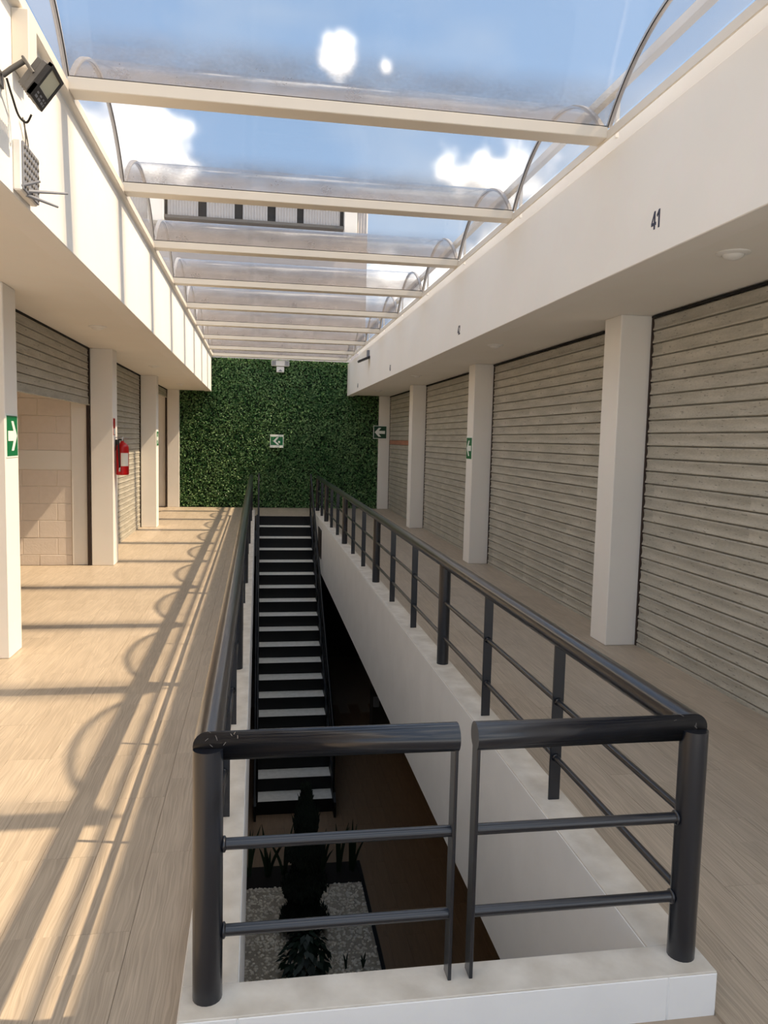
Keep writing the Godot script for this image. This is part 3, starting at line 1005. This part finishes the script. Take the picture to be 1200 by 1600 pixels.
func strap(st: SurfaceTool, a: Vector3, b: Vector3, wd: float) -> void:
	var side := (b - a).cross(Vector3(0.3, 0.1, 1.0)).normalized()
	var n := side.cross(b - a).normalized()
	var prev := []
	for k in 6:
		var t := k / 5.0
		var c := a.lerp(b, t) + (b - a) * Vector3(1, 0, 1) * (t * t - t) * 0.8
		var hw := wd * 0.5 * (1.0 - pow(t, 3.0)) * (0.75 + 0.5 * t) + 0.001
		var cur := [c - side * hw, c + n * hw * 0.35, c + side * hw]
		if prev:
			for s in 2:
				quad(st, prev[s], prev[s + 1], cur[s + 1], cur[s], n)
				quad(st, prev[s] - n * 0.002, prev[s + 1] - n * 0.002, cur[s + 1] - n * 0.002, cur[s] - n * 0.002, -n)
		prev = cur

# ------------------------------------------------------------------ hedge
func build_hedge() -> void:
	var t := thing("hedge_wall", "artificial green boxwood hedge covering the end wall", "hedge", Vector3(0.5, 0.0, -18.03))
	obj("backing", boxed(Vector3(-2.22, 0.0, 0.0), Vector3(2.27, 3.352, 0.03)), M["hedge_back"], t)
	var st := begin()
	for k in 5:
		var b := Basis(Vector3(0, 0, 1), TAU * k / 5.0 + 0.3 * k) * Basis(Vector3(0, 1, 0), -0.5 - 0.12 * (k % 3))
		var n := (b * Vector3(0, 0, 1)).normalized()
		var r := b * Vector3(0.004, 0, 0)
		var tip := b * Vector3(0.030, 0, 0.002)
		var m1 := b * Vector3(0.017, 0.0085, 0.004)
		var m2 := b * Vector3(0.017, -0.0085, 0.004)
		var mid := b * Vector3(0.017, 0, 0.0)
		tri(st, r, m1, mid, n); tri(st, m1, tip, mid, n); tri(st, tip, m2, mid, n); tri(st, m2, r, mid, n)
	var mm := MultiMesh.new()
	mm.transform_format = MultiMesh.TRANSFORM_3D
	mm.use_colors = true
	mm.mesh = st.commit()
	var n := 42000
	mm.instance_count = n
	var patch := fbm(91, 0.9, 3)
	for i in n:
		var p := Vector3(rng.randf_range(-2.25, 2.27), rng.randf_range(0.0, 3.345), 0.03 + pow(rng.randf(), 2.2) * 0.085)
		var b := Basis(Vector3(0, 0, 1), rng.randf() * TAU) * Basis(Vector3(1, 0, 0), rng.randf_range(-1.1, 1.1)) * Basis(Vector3(0, 1, 0), rng.randf_range(-1.1, 1.1))
		mm.set_instance_transform(i, Transform3D(b.scaled(Vector3.ONE * rng.randf_range(0.5, 1.0)), p))
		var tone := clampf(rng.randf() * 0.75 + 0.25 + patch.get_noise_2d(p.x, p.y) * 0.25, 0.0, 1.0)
		mm.set_instance_color(i, Color(0.035, 0.17, 0.04).lerp(Color(0.44, 0.66, 0.31), clampf(tone * tone * tone * 0.75 + (p.z - 0.06) * 7.0, 0.0, 1.0)))  # outer leaves coloured paler: sunlit specks put into the leaf colour
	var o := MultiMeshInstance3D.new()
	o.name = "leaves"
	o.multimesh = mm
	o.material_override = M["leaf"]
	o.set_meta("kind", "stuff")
	t.add_child(o, true)

# ------------------------------------------------------------------ signs and fittings
func arrow_poly(w: float, h: float) -> PackedVector2Array:
	# points to +x
	var s := 0.115 * h
	return PackedVector2Array([Vector2(-0.36 * w, -s), Vector2(0.10 * w, -s), Vector2(-0.08 * w, -0.34 * h), Vector2(0.11 * w, -0.34 * h), Vector2(0.40 * w, 0), Vector2(0.11 * w, 0.34 * h), Vector2(-0.08 * w, 0.34 * h), Vector2(0.10 * w, s), Vector2(-0.36 * w, s)])

func exit_sign(label: String, at: Vector3, face: Basis, w: float, h: float, points: float, dark := false) -> void:
	var t := thing("exit_sign", label, "exit sign", at, "green arrow signs")
	t.basis = face
	var sp := obj("panel", boxed(Vector3(-w / 2, -h / 2, 0.0), Vector3(w / 2, h / 2, 0.004), 0.001), M["sign_white"], t)
	var b := 0.012
	obj("field", boxed(Vector3(-w / 2 + b, -h / 2 + b, 0.0035), Vector3(w / 2 - b, h / 2 - b, 0.0052)), M["sign_dark_green"] if dark else M["sign_green"], sp)
	var st := begin()
	var poly := arrow_poly(w, h)
	if points < 0:
		for i in poly.size():
			poly[i].x = -poly[i].x
	prism(st, poly, 0.0012, Transform3D(Basis(), Vector3(0, 0, 0.005)))
	obj("arrow", st, M["sign_white"], sp)

func build_signs() -> void:
	var to_right := Basis(Vector3(0, 0, -1), Vector3(0, 1, 0), Vector3(1, 0, 0))   # on a face that looks towards +x
	var to_left := Basis(Vector3(0, 0, 1), Vector3(0, 1, 0), Vector3(-1, 0, 0))    # on a face that looks towards -x
	exit_sign("green exit sign with a white arrow pointing right, on the nearest left column", Vector3(-1.712, 1.568, -5.875), to_right, 0.265, 0.305, 1.0)
	exit_sign("narrow-looking green arrow sign on the left column past the extinguisher", Vector3(-1.712, 1.536, -14.03), to_right, 0.25, 0.265, 1.0)
	exit_sign("green exit sign with an arrow pointing left, on the right column's walkway side", Vector3(2.770, 1.52, -10.03), to_left, 0.275, 0.30, -1.0)
	exit_sign("square dark green arrow sign pointing left, overlapping the hedge and the last right column", Vector3(2.800, 1.78, -17.893), Basis(), 0.315, 0.30, -1.0, true)
	# the sign on the hedge: white bands above and below, a chevron and a small square
	var t := thing("exit_sign", "white-banded green sign with a chevron in the middle of the hedge", "exit sign", Vector3(0.436, 1.52, -17.94))
	obj("panel", boxed(Vector3(-0.152, -0.148, 0.0), Vector3(0.152, 0.148, 0.02), 0.002), M["sign_white"], t)
	obj("field", boxed(Vector3(-0.138, -0.09, 0.0195), Vector3(0.138, 0.10, 0.0215)), M["sign_green"], t)
	var cv := begin()
	prism(cv, PackedVector2Array([Vector2(-0.085, 0.0), Vector2(0.0, 0.088), Vector2(0.045, 0.088), Vector2(-0.025, 0.0), Vector2(0.055, -0.08), Vector2(0.01, -0.08)]), 0.001, Transform3D(Basis(), Vector3(0, 0, 0.0215)))
	obj("chevron", cv, M["sign_white"], t)
	obj("square_mark", boxed(Vector3(0.03, -0.045, 0.021), Vector3(0.075, 0.005, 0.0228)), M["sign_white"], t)
	for z in [-0.13, 0.13]:
		obj("leg", boxed(Vector3(z - 0.006, -0.12, -0.06), Vector3(z + 0.006, -0.10, 0.0)), M["lamp_grey"], t)
	# narrow red sign above the extinguisher
	var e := thing("extinguisher_sign", "thin red and white sign just above the fire extinguisher", "sign", Vector3(-1.712, 1.685, -9.88))
	e.basis = to_right
	obj("panel", boxed(Vector3(-0.06, -0.10, 0.0), Vector3(0.06, 0.10, 0.004), 0.001), M["red_paint"], e)
	obj("white_field", boxed(Vector3(-0.05, -0.092, 0.0035), Vector3(0.05, -0.02, 0.005)), M["sign_white"], e)
	# shop numbers
	var font := SystemFont.new()
	font.font_names = PackedStringArray(["Droid Sans"])
	font.font_weight = 700
	var spots := [["41", -3.87, 2.765, "dark blue number forty-one, largest on the right band wall"], ["42", -7.87, 2.735, "dark blue number forty-two, second largest on the right band wall"], ["43", -12.06, 2.715, "tiny dark number on the right band wall, just nearer than the small floodlight"], ["44", -16.02, 2.697, "tiniest dark number on the right band wall, beyond the small floodlight"]]
	for s in spots:
		var tm := TextMesh.new()
		tm.text = s[0]
		tm.font = font
		tm.font_size = 32
		tm.pixel_size = 0.0040
		tm.depth = 0.003
		tm.curve_step = 1.0
		var o := mesh_node("shop_number", tm, M["navy"])
		o.transform = Transform3D(to_left * Basis(Vector3(0.72, 0, 0), Vector3(0, 1, 0), Vector3(0, 0, 1)), Vector3(2.0215, s[2], s[1]))
		tag(o, s[3], "number", "shop numbers")

func build_fittings() -> void:
	# fire extinguisher on the second left column
	var t := thing("fire_extinguisher", "red fire extinguisher hanging on the left column's walkway side", "extinguisher", Vector3(-1.628, 1.10, -9.955))
	var st := begin()
	lathe(st, [Vector2(0.0, 0.0), Vector2(0.068, 0.0), Vector2(0.075, 0.012), Vector2(0.075, 0.335), Vector2(0.068, 0.362), Vector2(0.045, 0.385), Vector2(0.022, 0.398), Vector2(0.020, 0.415), Vector2(0.0, 0.415)], Vector3.ZERO, 28)
	obj("cylinder", st, M["red_paint"], t)
	var vv := begin()
	lathe(vv, [Vector2(0.0, 0.405), Vector2(0.018, 0.405), Vector2(0.018, 0.455), Vector2(0.010, 0.465), Vector2(0.0, 0.465)], Vector3.ZERO, 16)
	var va := obj("valve", vv, M["chrome"], t)
	var hd := begin()
	box(hd, Vector3(-0.012, 0.455, -0.01), Vector3(0.085, 0.465, 0.01), 0.003, Transform3D(Basis(Vector3(0, 0, 1), 0.18), Vector3.ZERO))
	box(hd, Vector3(-0.012, 0.44, -0.009), Vector3(0.075, 0.448, 0.009), 0.003)
	obj("handle", hd, M["chrome"], va)
	var hs := begin()
	tube(hs, smooth([Vector3(-0.015, 0.43, 0.01), Vector3(-0.035, 0.425, 0.05), Vector3(-0.032, 0.38, 0.082), Vector3(-0.028, 0.25, 0.085), Vector3(-0.022, 0.12, 0.083), Vector3(-0.02, 0.08, 0.082)]), 0.010, 10)
	var ho2 := obj("hose", hs, M["rubber"], t)
	var nz := begin()
	lathe(nz, [Vector2(0.0, 0.0), Vector2(0.013, 0.0), Vector2(0.010, 0.05), Vector2(0.0, 0.05)], Vector3(-0.02, 0.045, 0.082), 12)
	obj("nozzle", nz, M["chrome"], ho2)
	var lb := begin()
	for k in 6:
		var a0 := 0.35 + 0.22 * k
		var a1 := a0 + 0.22
		var p0 := Vector3(cos(a0), 0, sin(a0))
		var p1 := Vector3(cos(a1), 0, sin(a1))
		quad(lb, p0 * 0.0757 + Vector3(0, 0.11, 0), p1 * 0.0757 + Vector3(0, 0.11, 0), p1 * 0.0757 + Vector3(0, 0.27, 0), p0 * 0.0757 + Vector3(0, 0.27, 0), (p0 + p1).normalized())
	obj("label_sticker", lb, M["paper"], t)
	obj("bracket", boxed(Vector3(-0.084, 0.30, -0.02), Vector3(-0.06, 0.43, 0.02), 0.003), M["charcoal"], t)

	# cream downpipe casing on the left band wall
	var d := thing("downpipe_casing", "cream square casing coming down the left band wall above the floodlight", "pipe casing", Vector3(-1.02, 3.11, -3.66))
	obj("casing", boxed(Vector3(0.0, 0.0, -0.06), Vector3(0.07, 0.235, 0.06), 0.004), M["cream_steel"], d)
	obj("side_strip", boxed(Vector3(0.0, 0.0, -0.10), Vector3(0.055, 0.235, -0.062), 0.003), M["cream_steel"], d)

	# floodlight below it: the face looks right and down
	var f := thing("floodlight", "dark floodlight tilted downwards, high on the left band wall", "floodlight", Vector3(-0.844, 2.968, -3.43))
	var nx := Vector3(0.806, -0.592, 0.0)
	var ty := Vector3(0.592, 0.806, 0.0)
	f.basis = Basis(Vector3(0, 0, -1), ty, nx)     # own x along -z, y up the face, z out of the face
	var hw := 0.083
	var hh := 0.075
	var fr := begin()
	box(fr, Vector3(-hw, hh - 0.016, -0.012), Vector3(hw, hh, 0.008), 0.002)
	box(fr, Vector3(-hw, -hh, -0.012), Vector3(hw, -hh + 0.052, 0.008), 0.002)
	box(fr, Vector3(-hw, -hh, -0.012), Vector3(-hw + 0.018, hh, 0.0079), 0.002)
	box(fr, Vector3(hw - 0.018, -hh, -0.012), Vector3(hw, hh, 0.0079), 0.002)
	var ff := obj("frame", fr, M["charcoal"], f)
	obj("lens", boxed(Vector3(-hw + 0.016, -hh + 0.05, -0.008), Vector3(hw - 0.016, hh - 0.014, 0.003)), M["lamp_lens"], ff)
	var ho := begin()
	box(ho, Vector3(-hw + 0.006, -hh + 0.006, -0.040), Vector3(hw - 0.006, hh - 0.006, -0.012), 0.006)
	for k in 7:
		box(ho, Vector3(-hw + 0.015 + k * 0.022, -hh + 0.012, -0.062), Vector3(-hw + 0.019 + k * 0.022, hh - 0.012, -0.038), 0.001)
	obj("housing", ho, M["lamp_grey"], f)
	var mk := begin()
	for q in [[-0.055, 0.026], [-0.018, 0.03], [0.022, 0.02], [0.050, 0.010]]:
		box(mk, Vector3(q[0], -hh + 0.014, 0.0078), Vector3(q[0] + q[1], -hh + 0.024, 0.0086))
		box(mk, Vector3(q[0], -hh + 0.030, 0.0078), Vector3(q[0] + q[1] * 0.7, -hh + 0.037, 0.0086))
	obj("print", mk, M["grey_plastic"], ff)
	var br := begin()
	tube(br, [Vector3(-hw - 0.004, 0, -0.03), Vector3(-hw - 0.006, 0.02, -0.09), Vector3(0, 0.03, -0.12), Vector3(hw + 0.006, 0.02, -0.09), Vector3(hw + 0.004, 0, -0.03)], 0.006, 8)
	tube(br, [Vector3(0, 0.03, -0.12), Vector3(0, -0.03, -0.14), Vector3(0, -0.070, -0.150)], 0.011, 10)
	box(br, Vector3(-0.035, -0.03, -0.006), Vector3(0.035, 0.03, 0.006), 0.002, Transform3D(Basis(Vector3(1, 0, 0), Vector3(0, 0.806, -0.592), Vector3(0, 0.592, 0.806)), Vector3(0, -0.085, -0.152)))
	obj("bracket", br, M["lamp_grey"], f)
	# its cable and the pair of wires down to the router
	var cb := begin()
	tube(cb, smooth([Vector3(-1.012, 3.02, -3.50), Vector3(-1.0, 2.96, -3.53), Vector3(-0.985, 2.90, -3.56), Vector3(-0.955, 2.875, -3.56), Vector3(-0.93, 2.90, -3.54)]), 0.0045, 8)
	var ca := obj("cable", cb, M["rubber"])
	tag(ca, "short black looped cable behind the left floodlight", "cable")
	var wi := begin()
	for k in 2:
		var s := 0.012 * (k * 2 - 1)
		tube(wi, smooth([Vector3(-1.005, 2.94, -3.70 - s), Vector3(-1.008, 2.88, -3.75 + s), Vector3(-1.010, 2.84, -3.775 + s * 1.4), Vector3(-1.012, 2.80, -3.842 - s), Vector3(-1.014, 2.76, -3.853 + s)]), 0.003, 6)
	var wo := obj("wire_pair", wi, M["lamp_grey"])
	tag(wo, "pair of thin grey wires hanging between the floodlight and the router", "wires")

	# router with three rod antennas
	var r := thing("router", "grey wireless router with three rod antennas on the left band wall", "router", Vector3(-1.02, 2.715, -3.71))
	obj("case", boxed(Vector3(0.0, -0.105, -0.125), Vector3(0.035, 0.105, 0.125), 0.006), M["white_plastic"], r)
	var rf := obj("front", boxed(Vector3(0.035, -0.100, -0.120), Vector3(0.042, 0.100, 0.120), 0.003), M["grey_plastic"], r)
	var dim := begin()
	for i in 7:
		for j in 6:
			lathe(dim, [Vector2(0.011, 0.0), Vector2(0.008, 0.004), Vector2(0.0, 0.005)], Vector3.ZERO, 8, Transform3D(Basis(Vector3(0, 0, 1), -PI / 2), Vector3(0.042, -0.08 + j * 0.032, -0.10 + i * 0.033)))
	obj("dimples", dim, M["lamp_grey"], rf)
	for q in [[Vector3(0.03, -0.085, 0.115), Vector3(0.10, -0.055, 0.09)], [Vector3(0.03, -0.09, 0.06), Vector3(0.155, -0.03, -0.15)], [Vector3(0.03, -0.10, 0.04), Vector3(0.125, -0.105, -0.10)]]:
		var an := begin()
		tube(an, [q[0], q[1]], 0.008, 10, true, 0.005)
		obj("antenna", an, M["grey_plastic"], r)

	# floodlight on the right band wall near the hedge
	var g := thing("floodlight", "small dark floodlight on a pale bracket, right band wall near the hedge", "floodlight", Vector3(2.022, 3.11, -14.4))
	obj("bracket", boxed(Vector3(-0.05, -0.03, -0.03), Vector3(0.0, 0.13, 0.03), 0.004), M["grey_plastic"], g)
	var gh := begin()
	box(gh, Vector3(-0.115, -0.02, -0.09), Vector3(0.115, 0.02, 0.09), 0.005, Transform3D(Basis(Vector3(0, 0, 1), 0.42) , Vector3(-0.10, -0.04, 0)))
	obj("housing", gh, M["charcoal"], g)
	var gl := begin()
	box(gl, Vector3(-0.085, -0.024, -0.07), Vector3(0.085, -0.019, 0.07), 0.001, Transform3D(Basis(Vector3(0, 0, 1), 0.42), Vector3(-0.10, -0.04, 0)))
	obj("lens", gl, M["lamp_lens"], g)

	# emergency lamp at the top of the hedge
	var el := thing("emergency_light", "white twin emergency lamp at the top of the hedge", "emergency light", Vector3(0.497, 3.2, -17.94))
	var ec := obj("case", boxed(Vector3(-0.20, 0.0, -0.05), Vector3(0.20, 0.13, 0.07), 0.008), M["white_plastic"], el)
	for s in [-1.0, 1.0]:
		var lo := begin()
		for k in 4:
			box(lo, Vector3(s * 0.145 - 0.045 + k * 0.024, 0.012, 0.068), Vector3(s * 0.145 - 0.031 + k * 0.024, 0.118, 0.08), 0.002)
		obj("lamp_grille", lo, M["grey_plastic"], ec)
	obj("battery_box", boxed(Vector3(-0.085, -0.135, -0.04), Vector3(0.085, -0.012, 0.06), 0.006), M["white_plastic"], el)
	var pt := begin()
	prism(pt, PackedVector2Array([Vector2(-0.05, -0.115), Vector2(0.05, -0.115), Vector2(0.0, -0.07)]), 0.004, Transform3D(Basis(), Vector3(0, 0, 0.06)))
	obj("mark", pt, M["grey_plastic"], el)

	# recessed ceiling downlights
	var dl := [[2.43, 2.612, -3.81, "large round white downlight before the widest right shutter, nearest of all downlights"], [2.43, 2.612, -7.93, "round white downlight under the right ceiling, before the second right shutter from the viewer"], [2.43, 2.612, -12.0, "tiny white downlight under the right ceiling, before the third right shutter"], [2.43, 2.612, -15.9, "round white downlight under the right ceiling, next to the hedge"], [-1.5, 2.605, -7.83, "round white downlight before the half-raised shutter, left ceiling"], [-1.5, 2.605, -11.95, "round white downlight above the extinguisher's shutter, left ceiling"], [-1.5, 2.605, -15.9, "round white downlight under the left ceiling, next to the hedge"]]
	for q in dl:
		var o := thing("downlight", q[3], "downlight", Vector3(q[0], q[1], q[2]), "recessed downlights")
		var ring := begin()
		lathe(ring, [Vector2(0.085, 0.0), Vector2(0.085, -0.006), Vector2(0.06, -0.014), Vector2(0.056, -0.010)], Vector3.ZERO, 24)
		var rg := obj("ring", ring, M["white_plastic"], o)
		var bl := begin()
		lathe(bl, [Vector2(0.056, -0.008), Vector2(0.050, -0.022), Vector2(0.030, -0.034), Vector2(0.0, -0.038)], Vector3.ZERO, 20)
		obj("bulb_cover", bl, M["white_plastic"], rg)

	# dark framed panel on the inner face of the right stairwell beam
	var p := thing("framed_panel", "dark framed panel on the white inner face of the stairwell beam", "panel", Vector3(1.155, -0.30, -14.23))
	obj("frame", boxed(Vector3(-0.012, -0.26, -0.35), Vector3(0.0, 0.26, 0.35), 0.002), M["frame_dark"], p)
	obj("picture", boxed(Vector3(-0.014, -0.23, -0.32), Vector3(-0.011, 0.23, 0.32)), M["plaque"], p)

# ------------------------------------------------------------------ the building behind
func build_behind() -> void:
	var t := thing("rooftop_building", "grey corrugated upper building with cream posts beyond the hedge wall", "building", Vector3(0.0, 4.0, -22.0))
	obj("wall_behind", boxed(Vector3(-6.0, -4.0, -0.5), Vector3(3.0, 4.05, -0.3)), M["grey_render"], t)
	obj("dark_strip", boxed(Vector3(-2.5, 3.44, -0.32), Vector3(2.31, 4.02, -0.28)), M["charcoal"], t)
	for x in [[-2.92, -2.50], [2.31, 2.66]]:
		obj("post", boxed(Vector3(x[0], 3.25, -0.31), Vector3(x[1], 4.1, 0.05), 0.01), M["cream_wall"], t)
	obj("sill", boxed(Vector3(-2.5, 3.36, -0.31), Vector3(2.31, 3.44, 0.0), 0.005), M["lamp_grey"], t)
	obj("head", boxed(Vector3(-6.0, 4.02, -0.3), Vector3(3.0, 4.16, 0.08), 0.01), M["cream_wall"], t)
	var runs := [[-6.0, -2.95], [-2.42, -1.62], [-1.40, -0.66], [-0.44, 0.22], [0.44, 1.02], [1.2, 2.2], [2.68, 3.0]]
	for q in runs:
		var st := begin()
		var x: float = q[0]
		while x < q[1] - 0.02:
			var e := minf(x + 0.075, q[1])
			var m := (x + e) / 2
			var y0 := 3.3 if (q[0] < -2.6 or q[0] > 2.6) else 3.44
			quad(st, Vector3(x, y0, -0.12), Vector3(m, y0, -0.06), Vector3(m, 4.03, -0.06), Vector3(x, 4.03, -0.12), Vector3(-0.6, 0, 0.8).normalized())
			quad(st, Vector3(m, y0, -0.06), Vector3(e, y0, -0.12), Vector3(e, 4.03, -0.12), Vector3(m, 4.03, -0.06), Vector3(0.6, 0, 0.8).normalized())
			quad(st, Vector3(x, y0, -0.13), Vector3(e, y0, -0.13), Vector3(e, 4.03, -0.13), Vector3(x, 4.03, -0.13), Vector3(0, 0, -1))
			x = e
		obj("corrugated_sheet", st, M["corrugated"], t)

# ------------------------------------------------------------------ scene
func _ready() -> void:
	# camera
	var cam := Camera3D.new()
	cam.name = "camera"
	cam.fov = 66.624
	cam.near = 0.05
	cam.far = 400.0
	cam.transform = Transform3D(Basis(Vector3.UP, -0.162670) * Basis(Vector3.RIGHT, -0.0918554) * Basis(Vector3(0, 0, 1), 0.0238612), Vector3(0, 1.6, 0))
	add_child(cam)
	cam.current = true
	# sky
	var env := Environment.new()
	env.background_mode = Environment.BG_SKY
	var sky := Sky.new()
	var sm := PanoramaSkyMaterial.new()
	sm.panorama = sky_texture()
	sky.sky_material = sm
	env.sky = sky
	env.tonemap_mode = Environment.TONE_MAPPER_LINEAR
	env.tonemap_exposure = 2.12
	env.sdfgi_enabled = true
	env.ssao_enabled = true
	env.ssil_enabled = true
	var we := WorldEnvironment.new()
	we.name = "world"
	we.environment = env
	add_child(we)
	# sun: high on the right and a little behind the camera
	var sun := DirectionalLight3D.new()
	sun.name = "sun"
	sun.light_color = Color(1.0, 0.90, 0.76)
	sun.light_energy = 1.0
	sun.light_angular_distance = 0.6
	sun.shadow_enabled = true
	sun.basis = Basis.looking_at(Vector3(-TAN_X, -1.0, -TAN_Z).normalized())
	add_child(sun)

	rng.seed = 20240
	materials()
	build_floor()
	build_shell()
	build_well()
	build_lower()
	build_hedge()
	build_shutters()
	build_roof()
	build_behind()
	build_stairs()
	railing("black tubular railing along the left of the stairwell and half its near end", -0.118, 0.536)
	railing("black tubular railing along the right of the stairwell and half its near end", 1.238, 0.597)
	build_signs()
	build_fittings()
